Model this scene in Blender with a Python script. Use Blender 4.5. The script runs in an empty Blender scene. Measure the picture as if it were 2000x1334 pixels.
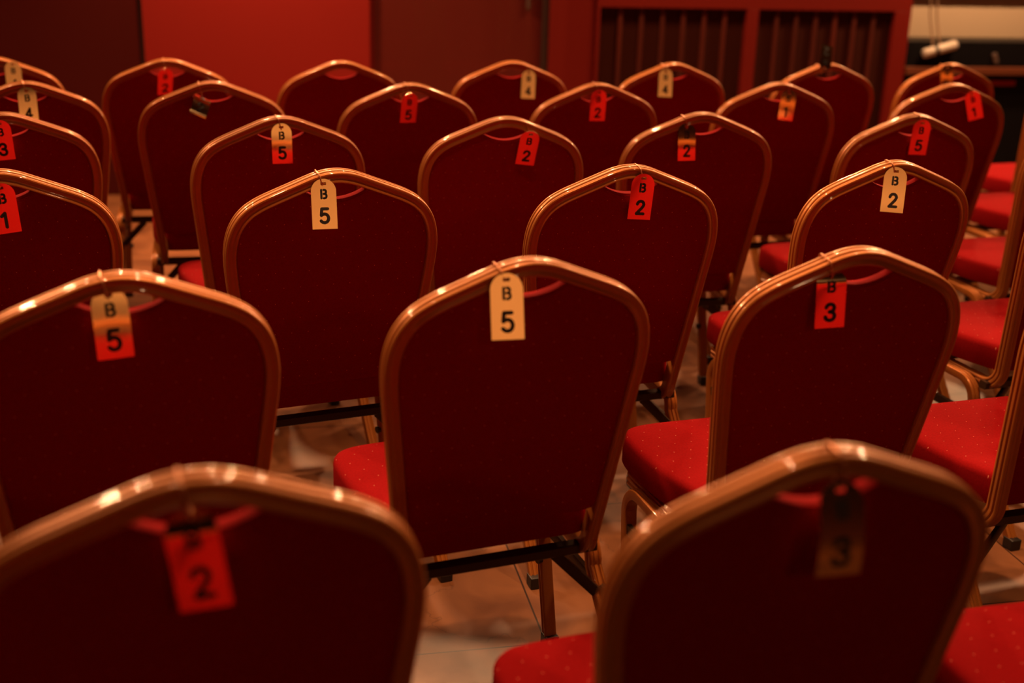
import bpy, bmesh, math, random
from mathutils import Vector, Matrix

C = bpy.context.scene.collection
SC = bpy.context.scene
R = math.radians
random.seed(4)

# ------------------------------------------------------------------ camera
CAMZ, PITCH, YAW, ROLL, FPX = 1.42249, 0.333882, -0.209440, 0.030194, 2399.27
fw = Vector((-math.sin(YAW) * math.cos(PITCH), math.cos(YAW) * math.cos(PITCH), -math.sin(PITCH)))
r0 = Vector((math.cos(YAW), math.sin(YAW), 0))
u0 = r0.cross(fw)
rt = math.cos(ROLL) * r0 + math.sin(ROLL) * u0
up = -math.sin(ROLL) * r0 + math.cos(ROLL) * u0
cam_data = bpy.data.cameras.new('camera')
cam = bpy.data.objects.new('camera', cam_data)
C.objects.link(cam)
M = Matrix.Identity(4)
for i in range(3):
    M[i][0], M[i][1], M[i][2] = rt[i], up[i], -fw[i]
M[2][3] = CAMZ
cam.matrix_world = M
cam_data.sensor_width = 36.0
cam_data.lens = FPX * 36.0 / 2000.0
cam_data.clip_start = 0.05
cam_data.dof.use_dof = True
cam_data.dof.focus_distance = 2.55
cam_data.dof.aperture_fstop = 2.2
SC.camera = cam

# ------------------------------------------------------------------ world, exposure, lamps
w = bpy.data.worlds.new('dim_room')
SC.world = w
w.use_nodes = True
w.node_tree.nodes['Background'].inputs[0].default_value = (0.5, 0.2, 0.08, 1)
w.node_tree.nodes['Background'].inputs[1].default_value = 0.0
SC.view_settings.view_transform = 'Standard'
SC.view_settings.look = 'None'
SC.view_settings.gamma = 1.0
SC.view_settings.use_curve_mapping = False
SC.view_settings.exposure = 0.0
WARM = (1.0, 0.50, 0.23)

def lamp(name, loc, power, radius, col=WARM, target=None, cone=None, blend=0.5):
    kind = 'SPOT' if cone else 'POINT'
    d = bpy.data.lights.new(name, kind)
    d.energy = power
    d.color = col
    d.shadow_soft_size = radius
    if cone:
        d.spot_size = R(cone)
        d.spot_blend = blend
    o = bpy.data.objects.new(name, d)
    C.objects.link(o)
    o.location = loc
    if target:
        o.rotation_euler = (Vector(target) - Vector(loc)).to_track_quat('-Z', 'Y').to_euler()
    return o

# ceiling spots ahead of the seating
for (x, y, p) in [(-2.2, 5.3, 270), (-0.5, 5.5, 270), (0.9, 5.3, 270), (2.3, 5.5, 270), (3.9, 5.3, 270),
                  (-1.6, 4.5, 95), (0.2, 4.5, 95), (1.6, 4.5, 95), (3.2, 4.5, 95)]:
    lamp('ceiling_spot_light', (x, y, 3.0), p, 0.05, target=(x, y - 1.3, 0.4), cone=125, blend=0.6)
# two stage spots turned on the nearest rows
for (x, y, tx) in [(-2.4, 4.8, 0.1), (4.5, 4.8, 1.5)]:
    lamp('stage_spot_light', (x, y, 3.05), 450, 0.05, target=(tx, 1.75, 0.5), cone=44, blend=0.7)
# downlights over the nearest rows
for (x, p) in [(-0.7, 190), (0.5, 270), (1.8, 270)]:
    lamp('downlight_light', (x, 2.15, 3.1), p, 0.05, target=(x, 1.95, 0.4), cone=62, blend=0.7)
# lamps on the wall behind the last row, above the picture
for (x, p) in [(0.1, 105), (2.2, 45), (4.1, 170)]:
    lamp('wall_lamp_light', (x, 6.05, 2.1), p, 0.05)
# lamp behind the photographer, to the right
lamp('rear_lamp_light', (2.0, -2.9, 2.9), 42, 0.08, target=(0.8, 3.2, 0.6), cone=100, blend=0.5)
# added unseen uplight that brightens the cream panel mirrored in the tags
lamp('reflection_fill_light', (1.0, -1.4, 0.3), 255, 0.05, target=(1.0, -3.2, 2.7), cone=40, blend=0.6)

# ------------------------------------------------------------------ materials
def material(name, base=(0.5, 0.5, 0.5), rough=0.5, metal=0.0, spec=0.5, sheen=0.0, coat=0.0):
    m = bpy.data.materials.new(name)
    m.use_nodes = True
    b = m.node_tree.nodes['Principled BSDF']
    b.inputs['Base Color'].default_value = (*base, 1)
    b.inputs['Roughness'].default_value = rough
    b.inputs['Metallic'].default_value = metal
    b.inputs['Specular IOR Level'].default_value = spec
    b.inputs['Sheen Weight'].default_value = sheen
    b.inputs['Coat Weight'].default_value = coat
    return m

def nd(m, t, **kw):
    n = m.node_tree.nodes.new(t)
    for k, v in kw.items():
        setattr(n, k, v)
    return n

def noise_mix(m, c1, c2, scale, detail=4.0, lo=0.35, hi=0.65, stretch=None):
    nt = m.node_tree
    tc = nd(m, 'ShaderNodeTexCoord')
    src = tc.outputs['Object']
    if stretch:
        mp = nd(m, 'ShaderNodeMapping')
        mp.inputs['Scale'].default_value = stretch
        nt.links.new(src, mp.inputs['Vector'])
        src = mp.outputs['Vector']
    n = nd(m, 'ShaderNodeTexNoise')
    n.inputs['Scale'].default_value = scale
    n.inputs['Detail'].default_value = detail
    nt.links.new(src, n.inputs['Vector'])
    r = nd(m, 'ShaderNodeValToRGB')
    r.color_ramp.elements[0].position = lo
    r.color_ramp.elements[1].position = hi
    r.color_ramp.elements[0].color = (*c1, 1)
    r.color_ramp.elements[1].color = (*c2, 1)
    nt.links.new(n.outputs['Fac'], r.inputs['Fac'])
    nt.links.new(r.outputs['Color'], nt.nodes['Principled BSDF'].inputs['Base Color'])
    return r

def fabric(name, base, dot, axes, rough=0.85):
    """woven upholstery with a staggered grid of small pale dots"""
    m = material(name, base, rough, spec=0.02)
    nt = m.node_tree
    L = nt.links.new
    tc = nd(m, 'ShaderNodeTexCoord')
    sp = nd(m, 'ShaderNodeSeparateXYZ')
    L(tc.outputs['Object'], sp.inputs[0])
    def mth(op, a, b=None):
        n = nd(m, 'ShaderNodeMath', operation=op)
        for i, v in enumerate((a, b)):
            if v is None:
                continue
            if isinstance(v, (int, float)):
                n.inputs[i].default_value = v
            else:
                L(v, n.inputs[i])
        return n.outputs[0]
    P = 0.035
    u = mth('DIVIDE', sp.outputs[axes[0]], P)
    v = mth('DIVIDE', sp.outputs[axes[1]], P)
    row = mth('FLOOR', v)
    odd = mth('MULTIPLY', mth('MODULO', mth('ABSOLUTE', row), 2.0), 0.5)
    fu = mth('SUBTRACT', mth('FRACT', mth('ADD', u, odd)), 0.5)
    fv = mth('SUBTRACT', mth('FRACT', v), 0.5)
    dist = mth('SQRT', mth('ADD', mth('MULTIPLY', fu, fu), mth('MULTIPLY', fv, fv)))
    isdot = mth('LESS_THAN', dist, 0.026)
    nz = nd(m, 'ShaderNodeTexNoise')
    nz.inputs['Scale'].default_value = 260.0
    L(tc.outputs['Object'], nz.inputs['Vector'])
    mx0 = nd(m, 'ShaderNodeMix', data_type='RGBA')
    mx0.inputs[6].default_value = (*[c * 0.8 for c in base], 1)
    mx0.inputs[7].default_value = (*[min(1, c * 1.2) for c in base], 1)
    L(nz.outputs['Fac'], mx0.inputs[0])
    mx = nd(m, 'ShaderNodeMix', data_type='RGBA')
    L(mx0.outputs[2], mx.inputs[6])
    mx.inputs[7].default_value = (*dot, 1)
    L(isdot, mx.inputs[0])
    L(mx.outputs[2], nt.nodes['Principled BSDF'].inputs['Base Color'])
    bp = nd(m, 'ShaderNodeBump')
    bp.inputs['Strength'].default_value = 0.25
    bp.inputs['Distance'].default_value = 0.001
    L(nz.outputs['Fac'], bp.inputs['Height'])
    L(bp.outputs['Normal'], nt.nodes['Principled BSDF'].inputs['Normal'])
    return m

RED = (0.185, 0.0042, 0.0052)
M_BACK = fabric('red_dotted_fabric', RED, (0.50, 0.17, 0.12), (0, 2))
M_SEAT = fabric('red_dotted_seat_fabric', RED, (0.50, 0.17, 0.12), (0, 1))
M_PIPE = material('red_piping', (0.20, 0.006, 0.006), 0.8, spec=0.05)
M_GOLD = material('gold_painted_steel', (0.335, 0.112, 0.021), 0.45, 0.3, spec=0.2, coat=0.42)
M_GOLD.node_tree.nodes['Principled BSDF'].inputs['Coat Roughness'].default_value = 0.045
M_BLACK = material('black_plastic', (0.012, 0.010, 0.009), 0.5)
M_BAR = material('dark_bronze_steel', (0.035, 0.018, 0.009), 0.4, 0.4)
M_TAG = material('polished_brass_plate', (0.84, 0.59, 0.34), 0.10, 1.0)
M_INK = material('black_paint', (0.006, 0.005, 0.005), 0.6)
M_WIRE = material('copper_wire', (0.4706, 0.1941, 0.0941), 0.4, 0.6)

M_WALLRED = material('bright_red_wall_paint', (0.2588, 0.0129, 0.0082), 0.7, spec=0.2)
M_WALLDARK = material('falloff_dark_red_paint', (0.064, 0.0036, 0.0016), 0.7, spec=0.15)  # dark red with light falloff and vignette put into the colour
M_DOOR = material('oxblood_lacquer', (0.1000, 0.0106, 0.0071), 0.35, coat=0.2)
M_PILASTER = material('deep_red_lacquer', (0.1353, 0.0071, 0.0035), 0.5, spec=0.2)
M_SLAT = material('dark_brown_slat_wood', (0.10, 0.022, 0.010), 0.6, spec=0.2)
noise_mix(M_SLAT, (0.055, 0.008, 0.004), (0.085, 0.011, 0.005), 14, stretch=(1, 1, 0.1))
M_CABINET = material('dark_brown_cloth', (0.034, 0.0058, 0.0022), 0.9, spec=0.1)
M_SLATBACK = material('black_brown_cloth', (0.035, 0.009, 0.004), 0.9)
M_CREAM = material('cream_wall_paint', (0.82, 0.66, 0.44), 0.7)
M_CREAMPANEL = material('cream_panel', (0.4588, 0.3765, 0.2706), 0.6)
M_CEIL = material('brown_ceiling', (0.0471, 0.0265, 0.0147), 0.8)
M_SHELFBLACK = material('black_lacquer', (0.004, 0.004, 0.005), 0.5, spec=0.15)
M_RAIL = material('reddish_brown_wood', (0.1176, 0.0324, 0.0129), 0.4)
M_WHITE = material('white_plastic', (0.4412, 0.4000, 0.3412), 0.45)
M_GREY = material('grey_plastic', (0.09, 0.06, 0.05), 0.45)
M_CORD = material('brown_cord', (0.1765, 0.1059, 0.0588), 0.6)
M_SIDEWALL = material('brown_red_wall_paint', (0.0529, 0.0118, 0.0071), 0.8, spec=0.2)

# floor: large pale stone tiles with cracks and veins
M_FLOOR = material('pale_stone_tile', (0.45, 0.30, 0.2), 0.42)
def floor_nodes():
    m = M_FLOOR
    nt = m.node_tree
    L = nt.links.new
    tc = nd(m, 'ShaderNodeTexCoord')
    mp = nd(m, 'ShaderNodeMapping')
    mp.inputs['Location'].default_value = (-0.545, -2.134, 0)
    L(tc.outputs['Object'], mp.inputs['Vector'])
    br = nd(m, 'ShaderNodeTexBrick')
    br.offset = 0.0
    br.inputs['Scale'].default_value = 1.0
    br.inputs['Mortar Size'].default_value = 0.0022
    br.inputs['Mortar Smooth'].default_value = 0.1
    br.inputs['Brick Width'].default_value = 0.6
    br.inputs['Row Height'].default_value = 0.6
    br.inputs['Color1'].default_value = (1, 1, 1, 1)
    br.inputs['Color2'].default_value = (0.88, 0.88, 0.88, 1)
    br.inputs['Mortar'].default_value = (0.10, 0.07, 0.05, 1)
    L(mp.outputs['Vector'], br.inputs['Vector'])
    n1 = nd(m, 'ShaderNodeTexNoise')
    n1.inputs['Scale'].default_value = 3.5
    n1.inputs['Detail'].default_value = 7
    n1.inputs['Distortion'].default_value = 1.2
    L(tc.outputs['Object'], n1.inputs['Vector'])
    r1 = nd(m, 'ShaderNodeValToRGB')
    r1.color_ramp.elements[0].position = 0.32
    r1.color_ramp.elements[1].position = 0.62
    r1.color_ramp.elements[0].color = (0.095, 0.031, 0.010, 1)
    r1.color_ramp.elements[1].color = (0.21, 0.082, 0.031, 1)
    L(n1.outputs['Fac'], r1.inputs['Fac'])
    vo = nd(m, 'ShaderNodeTexVoronoi', feature='DISTANCE_TO_EDGE')
    vo.inputs['Scale'].default_value = 2.3
    wn = nd(m, 'ShaderNodeTexNoise')
    wn.inputs['Scale'].default_value = 7.0
    wn.inputs['Detail'].default_value = 5
    L(tc.outputs['Object'], wn.inputs['Vector'])
    ad = nd(m, 'ShaderNodeMixRGB', blend_type='ADD')
    ad.inputs['Fac'].default_value = 0.25
    L(tc.outputs['Object'], ad.inputs[1])
    L(wn.outputs['Color'], ad.inputs[2])
    L(ad.outputs[0], vo.inputs['Vector'])
    r2 = nd(m, 'ShaderNodeValToRGB')
    r2.color_ramp.elements[0].position = 0.0
    r2.color_ramp.elements[1].position = 0.006
    r2.color_ramp.elements[0].color = (0.45, 0.4, 0.35, 1)
    r2.color_ramp.elements[1].color = (1, 1, 1, 1)
    L(vo.outputs['Distance'], r2.inputs['Fac'])
    m1 = nd(m, 'ShaderNodeMixRGB', blend_type='MULTIPLY')
    m1.inputs['Fac'].default_value = 1
    L(r1.outputs[0], m1.inputs[1])
    L(br.outputs['Color'], m1.inputs[2])
    m2 = nd(m, 'ShaderNodeMixRGB', blend_type='MULTIPLY')
    m2.inputs['Fac'].default_value = 0.7
    L(m1.outputs[0], m2.inputs[1])
    L(r2.outputs[0], m2.inputs[2])
    L(m2.outputs[0], nt.nodes['Principled BSDF'].inputs['Base Color'])
floor_nodes()

# ------------------------------------------------------------------ mesh helpers
class MB:
    """collects verts and faces, links them as one mesh object"""
    def __init__(self):
        self.v, self.f = [], []
    def add(self, vs, fs):
        o = len(self.v)
        self.v += [tuple(p) for p in vs]
        self.f += [tuple(i + o for i in q) for q in fs]
    def box(self, lo, hi):
        x0, y0, z0 = lo
        x1, y1, z1 = hi
        self.add([(x0, y0, z0), (x1, y0, z0), (x1, y1, z0), (x0, y1, z0), (x0, y0, z1), (x1, y0, z1), (x1, y1, z1), (x0, y1, z1)],
                 [(0, 3, 2, 1), (4, 5, 6, 7), (0, 1, 5, 4), (1, 2, 6, 5), (2, 3, 7, 6), (3, 0, 4, 7)])
    def sweep(self, pts, Ns, Bs, sec, closed=False):
        k = len(sec)
        vs, fs = [], []
        for p, n, b in zip(pts, Ns, Bs):
            for (a, c) in sec:
                vs.append(Vector(p) + a * Vector(n) + c * Vector(b))
        m = len(pts)
        for i in range(m if closed else m - 1):
            j = (i + 1) % m
            for q in range(k):
                fs.append((i * k + q, i * k + (q + 1) % k, j * k + (q + 1) % k, j * k + q))
        if not closed:
            fs.append(tuple(range(k))[::-1])
            fs.append(tuple((m - 1) * k + q for q in range(k)))
        self.add(vs, fs)
    def tube(self, pts, r, k=8, closed=False):
        pts = [Vector(p) for p in pts]
        m = len(pts)
        Ns, Bs = [], []
        pn = None
        for i in range(m):
            a = pts[(i - 1) % m] if (closed or i > 0) else pts[i]
            b = pts[(i + 1) % m] if (closed or i < m - 1) else pts[i]
            t = (b - a).normalized()
            if pn is None:
                h = Vector((0, 0, 1)) if abs(t.z) < 0.9 else Vector((1, 0, 0))
                pn = t.cross(h).normalized()
            pn = (pn - t * pn.dot(t)).normalized()
            Ns.append(pn.copy())
            Bs.append(t.cross(pn))
        sec = [(r * math.cos(2 * math.pi * q / k), r * math.sin(2 * math.pi * q / k)) for q in range(k)]
        self.sweep(pts, Ns, Bs, sec, closed)
    def bar(self, p, q, wx, wy):
        """rectangular bar from p to q"""
        p, q = Vector(p), Vector(q)
        t = (q - p).normalized()
        h = Vector((0, 0, 1)) if abs(t.z) < 0.95 else Vector((0, 1, 0))
        n = t.cross(h).normalized()
        b = n.cross(t)
        c = 0.22
        s = []
        for (sx, sy) in ((1, 1), (-1, 1), (-1, -1), (1, -1)):
            a1 = (sx * wx, sy * wy * (1 - c)); a2 = (sx * wx * (1 - c), sy * wy)
            s += [a1, a2] if sx * sy > 0 else [a2, a1]
        self.sweep([p, q], [n, n], [b, b], s)
    def build(self, name, mat, parent=None, smooth=True, bevel=0.0, fix=True):
        me = bpy.data.meshes.new(name)
        me.from_pydata(self.v, [], self.f)
        me.update()
        bm = bmesh.new()
        bm.from_mesh(me)
        if fix:
            bmesh.ops.recalc_face_normals(bm, faces=bm.faces)
        if bevel:
            bmesh.ops.bevel(bm, geom=list(bm.edges), offset=bevel, segments=2, profile=0.5, affect='EDGES')
        bm.to_mesh(me)
        bm.free()
        me.materials.append(mat)
        o = bpy.data.objects.new(name, me)
        C.objects.link(o)
        if parent is not None:
            o.parent = parent
        if smooth:
            me.polygons.foreach_set('use_smooth', [True] * len(me.polygons))
            try:
                me.set_sharp_from_angle(angle=R(38))
            except Exception:
                pass
        return o

def struct(name, mb, mat, parent=None, bevel=0.0):
    o = mb.build(name, mat, parent, smooth=False, bevel=bevel)
    if parent is None:
        o['kind'] = 'structure'
    return o

def tag_props(o, label, cat, group=None):
    o['label'] = label
    o['category'] = cat
    if group:
        o['group'] = group
    return o

def box_struct(name, lo, hi, mat, bevel=0.0, parent=None):
    m = MB()
    m.box(lo, hi)
    return struct(name, m, mat, parent, bevel)

# ------------------------------------------------------------------ the room
YW = 6.50                               # face of the wall behind the last row
XL, XR, YR, ZC = -3.2, 6.4, -3.2, 3.2
box_struct('floor', (XL - .1, YR - .1, -0.12), (XR + .1, YW + .5, 0), M_FLOOR)
box_struct('ceiling', (XL - .1, YR - .1, ZC), (XR + .1, YW + .5, ZC + .1), M_CEIL)
box_struct('wall_left', (XL - .1, YR, 0), (XL, YW + .4, ZC), M_SIDEWALL)
box_struct('wall_right', (XR, YR, 0), (XR + .1, YW + .4, ZC), M_SIDEWALL)
box_struct('wall_rear', (XL, YR - .1, 0), (XR, YR, ZC), M_SIDEWALL)
box_struct('tag_reflector_panel', (0.30, YR, 1.15), (1.70, YR + .02, 3.05), M_CREAM)  # unseen cream panel, added for the tags to reflect
box_struct('wall_back', (XL, YW + .30, 0), (XR, YW + .40, ZC), M_CREAMPANEL)
# dark red panel on the left deepened for light falloff, bright red panel, lacquered door, pilaster
box_struct('trim_1', (XL, YW + .02, 0), (-0.558, YW + .30, ZC), M_WALLDARK)
box_struct('trim_2', (-0.558, YW + .05, 0), (-0.536, YW + .30, ZC), M_SLATBACK)
box_struct('trim_3', (-0.536, YW, 0), (0.586, YW + .30, ZC), M_WALLRED)
box_struct('trim_4', (0.586, YW + .03, 0), (0.612, YW + .30, ZC), M_PILASTER)
door = box_struct('door_1', (0.612, YW + .06, 0.01), (1.506, YW + .12, 2.3), M_DOOR, bevel=.003)
m = MB(); m.box((1.415, YW + .035, 0.955), (1.435, YW + .06, 1.16))
m.build('door_handle', M_GREY, door, bevel=.004)
box_struct('trim_5', (0.612, YW + .06, 2.3), (1.506, YW + .30, ZC), M_WALLDARK)
box_struct('trim_6', (1.506, YW + .02, 0), (1.534, YW + .30, ZC), M_SLATBACK)
box_struct('trim_7', (1.534, YW, 0), (1.782, YW + .30, ZC), M_PILASTER)

# slatted cabinet standing against the wall
cab = bpy.data.objects.new('slatted_cabinet', None)
C.objects.link(cab)
cab.location = (2.688, YW + .15, 0)
tag_props(cab, 'tall dark red cabinet with brown slatted doors against the wall behind the last row', 'cabinet')
def cabpart(name, lo, hi, mat, bevel=0.002):
    mb = MB()
    mb.box((lo[0] - 2.688, lo[1] - YW - .15, lo[2]), (hi[0] - 2.688, hi[1] - YW - .15, hi[2]))
    return mb.build(name, mat, cab, smooth=False, bevel=bevel)
yf = YW - .03
cabpart('carcass', (1.785, YW + .008, 0.0), (3.590, YW + .29, 1.92), M_CABINET, 0)
cabpart('top_rail', (1.785, yf, 0.978), (3.590, YW + .03, 1.09), M_PILASTER)
cabpart('bottom_rail', (1.785, yf, 0.0), (3.590, YW + .03, 0.10), M_PILASTER)
cabpart('stile', (1.785, yf, 0.10), (1.800, YW + .03, 0.978), M_PILASTER)
cabpart('stile', (2.621, yf, 0.10), (2.690, YW + .03, 0.978), M_PILASTER)
cabpart('stile', (3.493, yf, 0.10), (3.590, YW + .03, 0.978), M_PILASTER)
cabpart('upper_panel', (1.785, yf, 1.09), (3.590, YW + .03, 1.92), M_PILASTER)
for (xa, xb, n) in ((1.800, 2.621, 7), (2.690, 3.493, 7)):
    step = (xb - xa) / n
    for i in range(n):
        if i:
            cabpart('slat', (xa + i * step - .011, YW - .012, 0.10), (xa + i * step + .011, YW + .008, 0.978), M_SLAT)

# black sideboard under the cream wall on the right
sb = bpy.data.objects.new('sideboard', None)
C.objects.link(sb)
sb.location = (4.6, YW + .1, 0)
tag_props(sb, 'low black sideboard with a brown wooden rail standing below the cream wall', 'sideboard')
def sbpart(name, lo, hi, mat, bevel=.003):
    mb = MB()
    mb.box((lo[0] - 4.6, lo[1] - YW - .1, lo[2]), (hi[0] - 4.6, hi[1] - YW - .1, hi[2]))
    return mb.build(name, mat, sb, smooth=False, bevel=bevel)
sbpart('upper_case', (3.602, YW + .02, 0.674), (5.7, YW + .29, 0.815), M_SHELFBLACK)
sbpart('rail', (3.602, YW - .03, 0.634), (5.7, YW + .20, 0.674), M_RAIL)
sbpart('lower_case', (3.602, YW + .03, 0.0), (5.7, YW + .29, 0.634), M_SHELFBLACK)
sbpart('red_strip', (4.111, YW + .012, 0.568), (4.329, YW + .03, 0.598), M_WALLRED, .001)

# white adapter hanging in front of the black case, its two cords, a small grey clip
mb = MB()
def capsule_pts(p, q, r):
    p, q = Vector(p), Vector(q)
    t = (q - p).normalized()
    h = Vector((0, 0, 1)); n = t.cross(h).normalized(); b = n.cross(t)
    out = []
    L = (q - p).length
    prof = [(0, r * .55), (.02 * L, r * .85), (.06 * L, r), (.94 * L, r), (.98 * L, r * .85), (L, r * .55)]
    m2 = MB()
    k = 16
    vs, fs = [], []
    for (d, rr) in prof:
        for i in range(k):
            a = 2 * math.pi * i / k
            vs.append(p + t * d + n * rr * math.cos(a) + b * rr * math.sin(a))
    for i in range(len(prof) - 1):
        for j in range(k):
            fs.append((i * k + j, i * k + (j + 1) % k, (i + 1) * k + (j + 1) % k, (i + 1) * k + j))
    fs.append(tuple(range(k))[::-1]); fs.append(tuple((len(prof) - 1) * k + j for j in range(k)))
    m2.add(vs, fs)
    return m2
ya = YW - 0.012
ad_o = capsule_pts((3.702, ya, 0.748), (3.905, ya, 0.803), 0.026).build('power_adapter', M_WHITE)
tag_props(ad_o, 'white cylindrical adapter with a black band hanging tilted before the black sideboard', 'adapter')
capsule_pts((3.768, ya, 0.7659), (3.790, ya, 0.7719), 0.029).build('band', M_BLACK, ad_o)
for (xa, xb, kx, lbl) in ((3.758, 3.776, 0.009, 'left of two thin brown cords hanging down the cream wall to the white adapter'),
                          (3.800, 3.818, 0.009, 'right of two thin brown cords hanging down the cream wall to the white adapter')):
    mb = MB()
    pts = [(xa + (xb - xa) * t + kx * math.sin(6 * t), YW - .012 + .26 * min(1, t * 1.15) ** 0.5 if t > .08 else YW - .012 + .9 * t, 0.79 + t * 1.6) for t in [i / 40 for i in range(41)]]
    mb.tube(pts, 0.0055, 8)
    tag_props(mb.build('hanging_cord', M_CORD), lbl, 'cord', 'cords of the white adapter')
mb = MB()
mb.box((-.012, -.012, -.03), (.012, .012, .03))
cl = mb.build('clip', M_GREY, None, smooth=False, bevel=.004)
cl.location = (4.170, YW + .006, 0.724)
cl.rotation_euler = (0, R(-22), 0)
tag_props(cl, 'small grey clip fixed to the front of the black sideboard', 'clip')
# cream panel edge trim above the sideboard
box_struct('trim_8', (3.602, YW + .25, 1.062), (5.7, YW + .30, 1.10), M_SLATBACK)
box_struct('trim_9', (3.665, YW + .285, 0.815), (3.705, YW + .30, 1.062), M_CREAM)

# ------------------------------------------------------------------ chair geometry
RHO = 0.16910
SV = 1.07441
ZA = 0.93
UW = 1.02
PROF = [(0, 0), (.02, .0015), (.04, .006), (.055, .011), (.085, .0225), (.115, .034), (.145, .046), (.165, .056), (.18, .066),
        (.195, .081), (.207, .100), (.215, .122), (.219, .145), (.22, .168), (.218, .20), (.212, .25), (.200, .35), (.188, .45), (.181, .51)]
VD = Vector((0, math.sin(RHO), -math.cos(RHO)))     # down the back
NF = Vector((0, math.cos(RHO), math.sin(RHO)))      # forward out of the back
XX = Vector((1, 0, 0))

def catmull(pts, n):
    out = []
    P = [Vector((*p, 0)) for p in pts]
    P = [2 * P[0] - P[1]] + P + [2 * P[-1] - P[-2]]
    for i in range(1, len(P) - 2):
        for k in range(n):
            t = k / n
            a, b, c, d = P[i - 1], P[i], P[i + 1], P[i + 2]
            out.append(0.5 * ((2 * b) + (c - a) * t + (2 * a - 5 * b + 4 * c - d) * t * t + (3 * b - a - 3 * c + d) * t ** 3))
    out.append(P[-2])
    return [(p.x, p.y) for p in out]

half = [(u * UW, d * SV) for (u, d) in catmull([(-.02, .0015)] + PROF, 4)[4:]]
half[0] = (0.0, 0.0)
OUT = [(-u, d) for (u, d) in half[:0:-1]] + half        # left end ... apex ... right end

def inset(poly, off):
    """offset an open (u, d) outline to its inside; returns points and outward normals"""
    res, nor = [], []
    for i, (u, d) in enumerate(poly):
        a = poly[max(0, i - 1)]; b = poly[min(len(poly) - 1, i + 1)]
        tu, td = b[0] - a[0], b[1] - a[1]
        l = math.hypot(tu, td)
        nu, n_d = td / l, -tu / l                       # outward for a left-to-right path (d grows downwards)
        res.append((u - nu * off, d - n_d * off)); nor.append((nu, n_d))
    return res, nor

def P3(u, d, b=0.0):
    return Vector((0, 0, ZA)) + XX * u + VD * d + NF * b

# ridged tube section: n = away from the panel, b = towards the front
SEC = [(.0070, -.0150), (.0100, -.0145), (.0118, -.0120), (.0118, -.0090), (.0092, -.0062), (.0092, -.0050), (.0120, -.0030), (.0124, 0),
       (.0120, .0030), (.0092, .0050), (.0092, .0062), (.0118, .0090), (.0118, .0120), (.0100, .0145), (.0070, .0150),
       (-.0080, .0150), (-.0110, .0135), (-.0120, .0100), (-.0120, -.0100), (-.0112, -.0142), (-.0090, -.0165), (-.0060, -.0160),
       (-.0035, -.0135), (.0000, -.0118), (.0035, -.0122)]

cen, nor = inset(OUT, .012)
pts, Ns, Bs = [], [], []
def j_part(end, nn, sgn):
    """from the foot of the back, curl forward under the seat; returns points from the back outwards"""
    P0 = P3(*end)
    out = []
    RJ = .052
    for k in range(1, 13):
        th = R(82) * k / 12
        p = P0 + VD * RJ * math.sin(th) + NF * RJ * (1 - math.cos(th)) + XX * sgn * .004 * k / 12
        out.append((p, XX * sgn, NF * math.cos(th) - VD * math.sin(th)))
    th = R(82)
    t = VD * math.cos(th) + NF * math.sin(th)
    b = NF * math.cos(th) - VD * math.sin(th)
    p0 = out[-1][0]
    for k in range(1, 5):
        out.append((p0 + t * (.265 * k / 4) + XX * sgn * .014 * k / 4, XX * sgn, b))
    return out
jl = j_part(cen[0], nor[0], -1)
jr = j_part(cen[-1], nor[-1], 1)
for (p, n, b) in jl[::-1]:
    pts.append(p); Ns.append(n); Bs.append(b)
for (c, n) in zip(cen, nor):
    pts.append(P3(*c)); Ns.append((XX * n[0] + VD * n[1]).normalized()); Bs.append(NF)
for (p, n, b) in jr:
    pts.append(p); Ns.append(n); Bs.append(b)
mb_frame = MB()
mb_frame.sweep(pts, Ns, Bs, SEC)

# upholstered back: outline inside the tube, dished at the top for the hand hole
inn, _ = inset(OUT, .0205)
LW = .066
side_r = [p for p in inn if p[0] > LW and p[1] < .472]
dl = side_r[0][1]
lens = []
for k in range(0, 17):
    u = -LW + 2 * LW * k / 16
    lens.append((u, dl + .021 * (1 - (u / LW) ** 2) - .001))
ub = side_r[-1][0]
poly = lens[1:-1] + side_r + [(ub - .003, .478), (ub - .012, .485), (ub - .03, .488)]
poly += [(-u, d) for (u, d) in poly[::-1] if u > LW * .98]
def poly_inset(poly, off):
    n = len(poly)
    res = []
    for i in range(n):
        a, b = poly[i - 1], poly[(i + 1) % n]
        tu, td = b[0] - a[0], b[1] - a[1]
        l = math.hypot(tu, td) or 1
        res.append((poly[i][0] - td / l * off, poly[i][1] + tu / l * off))
    return res
mb_back = MB()
rings = [(0.010, -.0112), (0.004, -.0108), (0.0, -.0085), (0.0, .006), (.003, .010), (.012, .014), (.03, .024), (.05, .029)]
k = len(poly)
vs, fs = [], []
for (off, b) in rings:
    for (u, d) in poly_inset(poly, off):
        vs.append(P3(u, d, b))
for i in range(len(rings) - 1):
    for q in range(k):
        fs.append((i * k + q, i * k + (q + 1) % k, (i + 1) * k + (q + 1) % k, (i + 1) * k + q))
fs.append(tuple(range(k))[::-1])
fs.append(tuple((len(rings) - 1) * k + q for q in range(k)))
mb_back.add(vs, fs)
mb_pipe = MB()
mb_pipe.tube([P3(u, d + .006, -.0112) for (u, d) in lens[1:-1]], .0011, 6)

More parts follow.
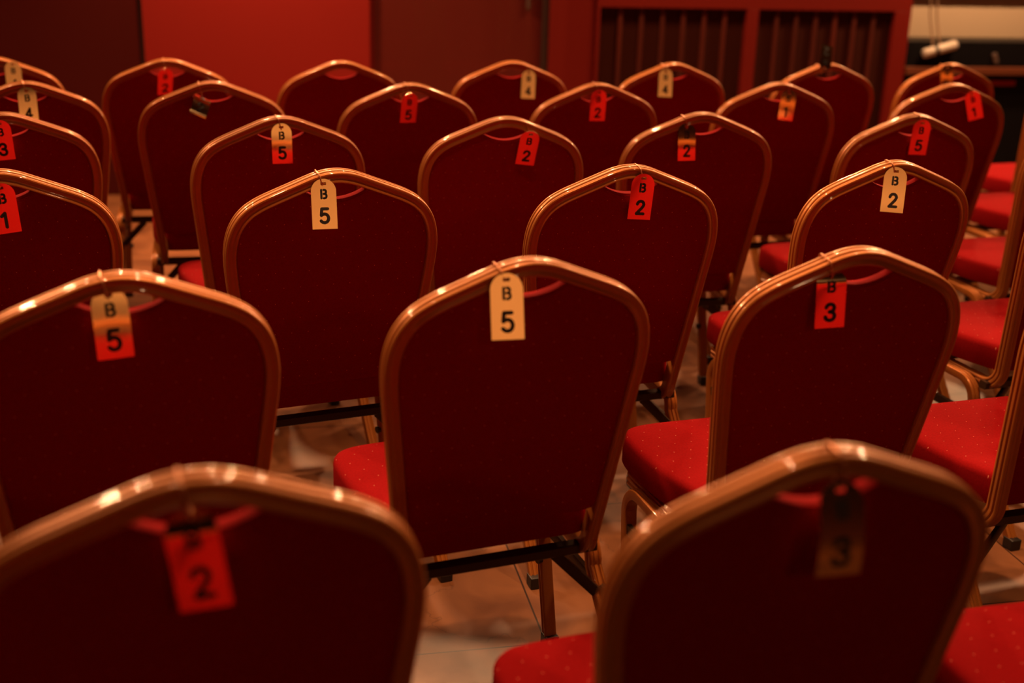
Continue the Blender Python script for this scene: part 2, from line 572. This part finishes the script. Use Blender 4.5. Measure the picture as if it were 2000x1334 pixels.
# seat cushion
half_plan = [(0, .100), (.10, .100), (.140, .101), (.158, .106), (.168, .118), (.178, .150), (.192, .20), (.203, .26), (.209, .33), (.211, .40),
             (.209, .44), (.202, .468), (.188, .487), (.168, .498), (.13, .504), (.07, .507), (0, .508)]
half_plan = [(x * .218 / .211, .100 + (y - .100) * .362 / .408) for (x, y) in half_plan]
hp = catmull(half_plan, 3)
plan = hp + [(-x, y) for (x, y) in hp[-2:0:-1]]
mb_seat = MB()
srings = [(.010, .386), (.002, .388), (0, .392), (0, .438), (.0015, .444), (.005, .449), (.012, .4525), (.03, .4555), (.07, .458), (.12, .459)]
vs, fs = [], []
k = len(plan)
cx, cy = 0, .28
def shrink(x, y, off):
    v = Vector((x - cx, y - cy)); l = v.length
    s = max(0.0, (l - off) / l)
    return (cx + v.x * s, cy + v.y * s)
for (off, z) in srings:
    for (x, y) in plan:
        sx, sy = shrink(x, y, off)
        vs.append((sx, sy, z))
for i in range(len(srings) - 1):
    for q in range(k):
        fs.append((i * k + q, i * k + (q + 1) % k, (i + 1) * k + (q + 1) % k, (i + 1) * k + q))
vs.append((cx, cy, .4595))
t = (len(srings) - 1) * k
for q in range(k):
    fs.append((t + q, t + (q + 1) % k, len(vs) - 1))
fs.append(tuple(range(k))[::-1])
mb_seat.add(vs, fs)

# legs: one bent tube per side
def leg_path(s):
    z1, r = .352, .055
    x0, x1 = s * .205, s * .214
    P = []
    yF, yB = .385, .135
    for k in range(9):
        P.append((x1 + (x0 - x1) * k / 8, yF - .050 * (1 - k / 8), .012 + (z1 - r - .012) * k / 8))
    for k in range(1, 9):
        a = R(90) * k / 8
        P.append((x0, yF - r * (1 - math.cos(a)), z1 - r + r * math.sin(a)))
    for k in range(0, 9):
        a = R(90) * k / 8
        P.append((x0, yB + r - r * math.sin(a), z1 - r + r * math.cos(a)))
    for k in range(1, 9):
        P.append((x0 + (x1 - x0) * k / 8, yB - .215 * k / 8, z1 - r - (z1 - r - .012) * k / 8))
    return [Vector(p) for p in P]
LSEC = [(a * .92, b * .85) for (a, b) in SEC]
def leg_mb(s):
    P = leg_path(s)
    N, B = [], []
    for i in range(len(P)):
        tt = (P[min(i + 1, len(P) - 1)] - P[max(0, i - 1)]).normalized()
        b = Vector((s, 0, 0)); b = (b - tt * b.dot(tt)).normalized()
        n = b.cross(tt) * s
        if n.z < 0 and abs(n.z) > .3: n = -n
        N.append(n); B.append(b)
    # keep the ridged face on the outside of the bend
    mid = Vector((P[0].x, .30, .15))
    N = [n if n.dot(p - mid) > 0 else -n for n, p in zip(N, P)]
    m_ = MB(); m_.sweep(P, N, B, LSEC)
    return m_
def cap_mb(s, front):
    m_ = MB()
    p = leg_path(s)[0 if front else -1]
    m_.box((p.x - .0145, p.y - .0165, 0.0), (p.x + .0145, p.y + .0165, .028))
    return m_
def bumper_mb(s, front):
    m_ = MB()
    p = leg_path(s)[5 if front else -5]
    m_.tube([(p.x - s * .010, p.y - (.004 if front else -.004), p.z), (p.x - s * .0185, p.y - (.006 if front else -.006), p.z)], .009, 12)
    return m_

def make_chair():
    t = bpy.data.objects.new('banquet_chair', None)
    C.objects.link(t)
    mb_frame.build('back_frame', M_GOLD, t)
    bk = mb_back.build('backrest', M_BACK, t)
    mb_pipe.build('piping', M_PIPE, bk)
    mb_seat.build('seat', M_SEAT, t)
    for s in (-1, 1):
        lf = leg_mb(s).build('leg_frame', M_GOLD, t)
        for fr in (True, False):
            cap_mb(s, fr).build('foot_cap', M_BLACK, lf, smooth=False, bevel=.003)
            bumper_mb(s, fr).build('bumper', M_BLACK, lf)
        m_ = MB(); m_.bar((s * .209, .375, .262), (s * .209, .088, .262), .006, .011)
        m_.build('side_stretcher', M_BAR, t)
        m_ = MB(); m_.bar((s * .120, .122, .340), (s * .196, .100, .262), .005, .010)
        m_.build('gusset', M_BAR, t)
    m_ = MB(); m_.bar((-.198, .122, .349), (.198, .122, .349), .012, .010)
    m_.build('rear_cross_bar', M_BAR, t)
    m_ = MB(); m_.bar((-.199, .350, .343), (.199, .350, .343), .012, .010)
    m_.build('front_cross_bar', M_BAR, t)
    return t

def dup(root):
    r = root.copy(); C.objects.link(r)
    for ch in list(root.children):
        c = ch.copy(); C.objects.link(c); c.parent = r
        for g in list(ch.children):
            e = g.copy(); C.objects.link(e); e.parent = c
    return r

CHAIRS = {
 'Z0': (-0.2500, 0.3600, 0.1000),  # unseen chair added so the nearest left tag reflects red
 'A0': (-0.0691, 1.0587, 0.1092), 'A1': (0.5455, 1.0299, 0.1084), 'A2': (1.1460, 1.0011, 0.0284),
 'B0': (-0.1999, 1.7402, 0.1298), 'B1': (0.3970, 1.7592, 0.1728), 'B2': (0.9487, 1.7706, 0.1059), 'B3': (1.5198, 1.7872, 0.1059),
 'C0': (-0.4991, 2.4915, 0.1039), 'C1': (0.1500, 2.4603, 0.1991), 'C2': (0.7730, 2.4695, 0.1274), 'C3': (1.3915, 2.4839, 0.1167), 'C4': (1.9620, 2.4727, 0.1406),
 'D0': (-0.6117, 3.2045, 0.2052), 'D1': (0.0574, 3.1389, 0.2093), 'D2': (0.6311, 3.1217, 0.0909), 'D3': (1.1904, 3.1854, 0.0447), 'D4': (1.8028, 3.1480, 0.1035), 'D5': (2.3845, 3.1378, 0.1035),
 'E0': (-0.6509, 3.7875, 0.1708), 'E1': (-0.1268, 3.8056, 0.0255), 'E2': (0.4625, 3.7743, 0.1359), 'E3': (1.0575, 3.7853, 0.1544), 'E4': (1.6820, 3.8127, 0.0819), 'E5': (2.3032, 3.7996, 0.0605), 'E6': (2.8429, 3.8034, 0.1089),
 'F0': (-0.8486, 4.3969, 0.1300), 'F1': (-0.2904, 4.3799, 0.0030), 'F2': (0.2931, 4.3503, 0.1856), 'F3': (0.9033, 4.3826, 0.1118), 'F4': (1.5010, 4.3547, 0.1024), 'F5': (2.1176, 4.3741, 0.1128), 'F6': (2.6408, 4.3939, 0.1042), 'F7': (3.2146, 4.3736, 0.1118),
}
ROWSHORT = {'A': 'nearest row', 'B': 'second row', 'C': 'third row', 'D': 'fourth row', 'E': 'fifth row', 'F': 'last row'}
ROWWORD = {'Z': 'unseen row added behind the nearest one', 'A': 'nearest row', 'B': 'second row', 'C': 'third row', 'D': 'fourth row', 'E': 'fifth row', 'F': 'last row by the wall'}
ORD = ['leftmost', 'second from left', 'third from left', 'fourth from left', 'fifth from left', 'sixth from left', 'seventh from left']
def place_word(key):
    row = sorted(k for k in CHAIRS if k[0] == key[0])
    if len(row) == 1:
        return 'single one'
    if key == row[-1]:
        return 'rightmost'
    return ORD[row.index(key)]

proto = make_chair()
for i, (key, (x, y, a)) in enumerate(CHAIRS.items()):
    o = proto if i == 0 else dup(proto)
    o.location = (x, y, 0)
    o.rotation_euler = (0, 0, a)
    tag_props(o, f'gold-framed red banquet chair, {place_word(key)} in the {ROWWORD[key[0]]}', 'chair', f'banquet chairs in the {ROWWORD[key[0]]}')

# ------------------------------------------------------------------ number tags
GL = {
 'B': [[(0, 0), (0, 1)], [(.28, 1), (.40, 1), (.51, .95), (.56, .85), (.56, .69), (.51, .58), (.40, .53), (.28, .53)],
       [(.40, .53), (.54, .47), (.61, .36), (.61, .17), (.54, .06), (.40, 0), (.28, 0)]],
 '1': [[(.10, .80), (.34, 1), (.34, 0)]],
 '2': [[(.03, .76), (.07, .88), (.16, .97), (.29, 1), (.42, .97), (.51, .88), (.55, .75), (.51, .61), (.42, .47), (.03, 0), (.58, 0)]],
 '3': [[(.03, .80), (.08, .91), (.17, .98), (.28, 1), (.41, .97), (.50, .88), (.53, .77), (.50, .65), (.41, .56), (.24, .53)],
       [(.24, .53), (.42, .50), (.53, .40), (.57, .27), (.53, .13), (.43, .03), (.28, 0), (.14, .03), (.04, .11), (0, .22)]],
 '4': [[(.42, 0), (.42, 1), (0, .28), (.60, .28)]],
 '5': [[(.52, 1), (.10, 1), (.05, .53), (.16, .60), (.29, .63), (.43, .59), (.53, .48), (.57, .32), (.53, .15), (.43, .04), (.28, 0), (.13, .03), (.02, .13)]],
}
TW, TH = .050, .100

def tag_map(pitch, bend, curl):
    """maps plate coordinates (x, z) to the bent plate; curl folds the top edge away"""
    N = 80
    h = TH / N
    def ang(s):
        return pitch + bend * s / TH + curl * max(0.0, (s - .022) / .028)
    def table(sg):
        y = z = 0.0
        tab = [(0.0, 0.0)]
        for i in range(N):
            ph = ang(sg * (i + .5) * h)
            y += sg * math.sin(ph) * h
            z += sg * math.cos(ph) * h
            tab.append((y, z))
        return tab
    up_t, dn_t = table(1), table(-1)
    def f(x, z, off=0.0):
        tb = up_t if z >= 0 else dn_t
        q = min(abs(z) / h, N - 1e-6)
        i = int(q); t_ = q - i
        y_ = tb[i][0] * (1 - t_) + tb[i + 1][0] * t_
        z_ = tb[i][1] * (1 - t_) + tb[i + 1][1] * t_
        ph = ang(z)
        return Vector((x, y_ - off * math.cos(ph), z_ + off * math.sin(ph)))
    return f

def plate_mb(f):
    zs = [-TH / 2 + (TH - TW / 2) * i / 12 for i in range(13)]
    zc = TH / 2 - TW / 2
    zs += [zc + TW / 2 * math.sin(R(a)) for a in (10, 20, 30, 38, 46, 54, 62, 70, 78, 84)]
    SL = .0055
    rows = []
    for z in zs:
        wv = TW / 2 if z <= zc else math.sqrt(max(1e-8, (TW / 2) ** 2 - (z - zc) ** 2)) * 1.0
        s = min(SL, wv * .6)
        xs = [-wv, -(wv + s) / 2, -s, 0, s, (wv + s) / 2, wv]
        rows.append([(x, z) for x in xs])
    nc = 7
    TT = .0014
    mb = MB()
    vs = [f(x, z, 0) for r_ in rows for (x, z) in r_] + [f(x, z, -TT) for r_ in rows for (x, z) in r_]
    n = len(rows) * nc
    cells = set()
    for i in range(len(rows) - 1):
        for j in range(nc - 1):
            if j in (2, 3) and .0375 < (rows[i][0][1] + rows[i + 1][0][1]) / 2 < .0425:
                continue
            cells.add((i, j))
    fs = []
    for (i, j) in cells:
        a, b, c, d = i * nc + j, i * nc + j + 1, (i + 1) * nc + j + 1, (i + 1) * nc + j
        fs.append((a, b, c, d)); fs.append((d + n, c + n, b + n, a + n))
        for (ni, nj, e) in (((i - 1), j, (a, b)), (i + 1, j, (c, d)), (i, j - 1, (d, a)), (i, j + 1, (b, c))):
            if (ni, nj) not in cells:
                fs.append((e[1], e[0], e[0] + n, e[1] + n))
    mb.add(vs, fs)
    return mb

def glyph_mb(ch, f, cx, cz, H, sw):
    """painted character built from strokes that follow the plate"""
    mb = MB()
    wd = .57 * H
    if ch == '1': cx = cx - .06 * H
    lift = .0004
    for line in GL[ch]:
        P = [(cx - wd / 2 + px * H, cz - H / 2 + pz * H) for (px, pz) in line]
        for (a, b) in zip(P[:-1], P[1:]):
            l = math.hypot(b[0] - a[0], b[1] - a[1]) or 1e-6
            nx, nz = -(b[1] - a[1]) / l * sw, (b[0] - a[0]) / l * sw
            S = max(1, int(l / .004))
            for q in range(S):
                t0, t1 = q / S, (q + 1) / S
                p0 = (a[0] + (b[0] - a[0]) * t0, a[1] + (b[1] - a[1]) * t0)
                p1 = (a[0] + (b[0] - a[0]) * t1, a[1] + (b[1] - a[1]) * t1)
                mb.add([f(p0[0] - nx, p0[1] - nz, lift), f(p1[0] - nx, p1[1] - nz, lift), f(p1[0] + nx, p1[1] + nz, lift), f(p0[0] + nx, p0[1] + nz, lift)], [(0, 1, 2, 3)])
        for (x, z) in P:
            ring = [f(x + sw * math.cos(2 * math.pi * q / 12), z + sw * math.sin(2 * math.pi * q / 12), lift * 1.05) for q in range(12)]
            mb.add(ring, [tuple(range(12))])
    return mb

def chair_matrix(key):
    x, y, a = CHAIRS[key]
    return Matrix.Translation((x, y, 0)) @ Matrix.Rotation(a, 4, 'Z')

# chair: u, d on the back, stand-off, face pitch, bend, top curl, yaw, roll (degrees), letter, digit, look
TAGS = {
 'A0': (-0.003, 0.074, 0.03, 6.2, 0, 75, -6.6, 9, 'B', '2', 'red'),
 'A1': (0.010, 0.073, 0.036, 14.0, 38, 0, 4.0, -2, 'B', '3', 'dark'),
 'B0': (-0.014, 0.063, 0.03, 11.2, 4, 0, 9.9, 2, 'B', '5', 'taupe-and-red'),
 'B1': (-0.046, 0.056, 0.04, 14.5, -2, 0, -2.0, 1, 'B', '5', 'cream'),
 'B2': (-0.056, 0.072, 0.028, 0.7, 0, 70, -3.4, 3, 'B', '3', 'red'),
 'C0': (0.011, 0.068, 0.028, -1.3, 0, 0, 17.0, 4, 'B', '1', 'red'),
 'C1': (-0.031, 0.057, 0.036, 12.5, 0, 0, 3.0, 0, 'B', '5', 'cream'),
 'C2': (0.018, 0.060, 0.028, -2.9, 0, 0, -2.2, -3, 'B', '2', 'red'),
 'C3': (-0.019, 0.052, 0.036, 11.8, 3, 0, -16.6, -2, 'B', '2', 'bright cream'),
 'D0': (-0.006, 0.059, 0.028, -4.0, 0, 0, 10.6, 3, 'B', '3', 'red'),
 'D1': (-0.003, 0.059, 0.032, 7.2, 6, 0, 3.5, 0, 'B', '5', 'cream-and-red'),
 'D2': (0.056, 0.075, 0.028, -19.4, -4, 0, -1.8, -6, 'B', '2', 'dull red'),
 'D3': (-0.050, 0.072, 0.03, 7.8, 6, 0, 0.6, 1, 'B', '2', 'gold-and-red'),
 'D4': (0.008, 0.057, 0.028, -5.4, 0, 0, -8.5, -1, 'B', '5', 'red'),
 'E0': (0.003, 0.058, 0.034, 10.9, 4, 0, 11.5, 0, 'B', '4', 'greyish cream'),
 'E1': (-0.031, 0.051, 0.03, 58.0, 105, 0, 6.0, -25, 'B', '2', 'twisted cream'),
 'E2': (-0.009, 0.068, 0.028, -19.8, -3, 0, 7.2, 0, 'B', '5', 'dull red'),
 'E3': (-0.005, 0.062, 0.028, -6.5, 0, 0, -1.0, 0, 'B', '2', 'red'),
 'E4': (0.022, 0.065, 0.03, 6.5, 0, 0, -7.7, -6, 'B', '1', 'cream-and-red'),
 'E5': (0.071, 0.066, 0.028, -6.0, 0, 0, -16.0, 18, 'B', '1', 'red'),
 'F0': (0.061, 0.056, 0.034, 10.3, 0, 0, 11.7, 0, 'B', '4', 'cream'),
 'F1': (-0.009, 0.070, 0.028, -22.9, -3, 0, 15.3, 0, 'B', '2', 'dull red'),
 'F3': (0.055, 0.075, 0.034, 10.5, 0, 0, -6.1, -2, 'B', '4', 'bright cream'),
 'F4': (-0.042, 0.063, 0.034, 10.3, 0, 0, -11.2, 0, 'B', '4', 'bright cream'),
 'F5': (-0.031, -0.028, 0.016, -26.0, 10, 0, 0.0, 166, 'B', '2', 'dark upturned'),
 'F6': (-0.040, 0.045, 0.034, 5.3, 0, 0, -3.4, 0, 'B', '1', 'copper coloured'),
}
def add_tag(key, spec):
    u, d, so, pitch, bend, curl, yaw, roll, let, dig, look = spec
    CM = chair_matrix(key)
    pos = CM @ P3(u, d, -so)
    TM = Matrix.Translation(pos) @ Matrix.Rotation(R(yaw), 4, 'Z') @ Matrix.Rotation(R(-roll), 4, 'Y')
    f = tag_map(R(pitch), R(bend), R(curl))
    o = plate_mb(f).build('seat_tag', M_TAG)
    o.matrix_world = TM
    g = glyph_mb(let, f, 0, .0195, .0165, .0022).build('letter', M_INK, o, smooth=False, fix=False)
    g = glyph_mb(dig, f, 0, -.0235, .0275, .0032).build('digit', M_INK, o, smooth=False, fix=False)
    # wire loop from the slot up and round the chair tube
    inv = TM.inverted() @ CM
    hole = f(0, .0425, .0005)
    hu = (inv.inverted() @ hole).x
    # outline depth at hu
    dd = 0
    for (p, q) in zip(half[:-1], half[1:]):
        if p[0] <= abs(hu) <= q[0]:
            dd = p[1] + (q[1] - p[1]) * (abs(hu) - p[0]) / (q[0] - p[0]); break
    lean = -.004
    ring = [(hu, dd + .030, -.022), (hu + lean, dd + .012, -.0205), (hu + lean * 1.6, dd + .002, -.018), (hu + lean * 2, dd - .002, -.011), (hu + lean * 2.2, dd - .0025, 0),
            (hu + lean * 2.2, dd - .002, .011), (hu + lean * 2, dd + .003, .0175), (hu + lean, dd + .020, .017), (hu, dd + .028, .010)]
    pts_ = [hole] + [inv @ P3(*q) for q in ring] + [f(0, .0405, -.002)]
    P_ = []
    for i in range(len(pts_) - 1):
        for k_ in range(4):
            P_.append(pts_[i].lerp(pts_[i + 1], k_ / 4))
    P_.append(pts_[-1])
    for _ in range(2):
        P_ = [P_[0]] + [(P_[i - 1] + 2 * P_[i] + P_[i + 1]) / 4 for i in range(1, len(P_) - 1)] + [P_[-1]]
    mb = MB(); mb.tube(P_, .0013, 6)
    mb.build('wire_loop', M_WIRE, o)
    return o

for key, spec in TAGS.items():
    o = add_tag(key, spec)
    tag_props(o, f'{spec[10]} tag, B over {spec[9]}, on {place_word(key)} chair of the {ROWSHORT[key[0]]}', 'tag', 'numbered tags hung on the chair backs')
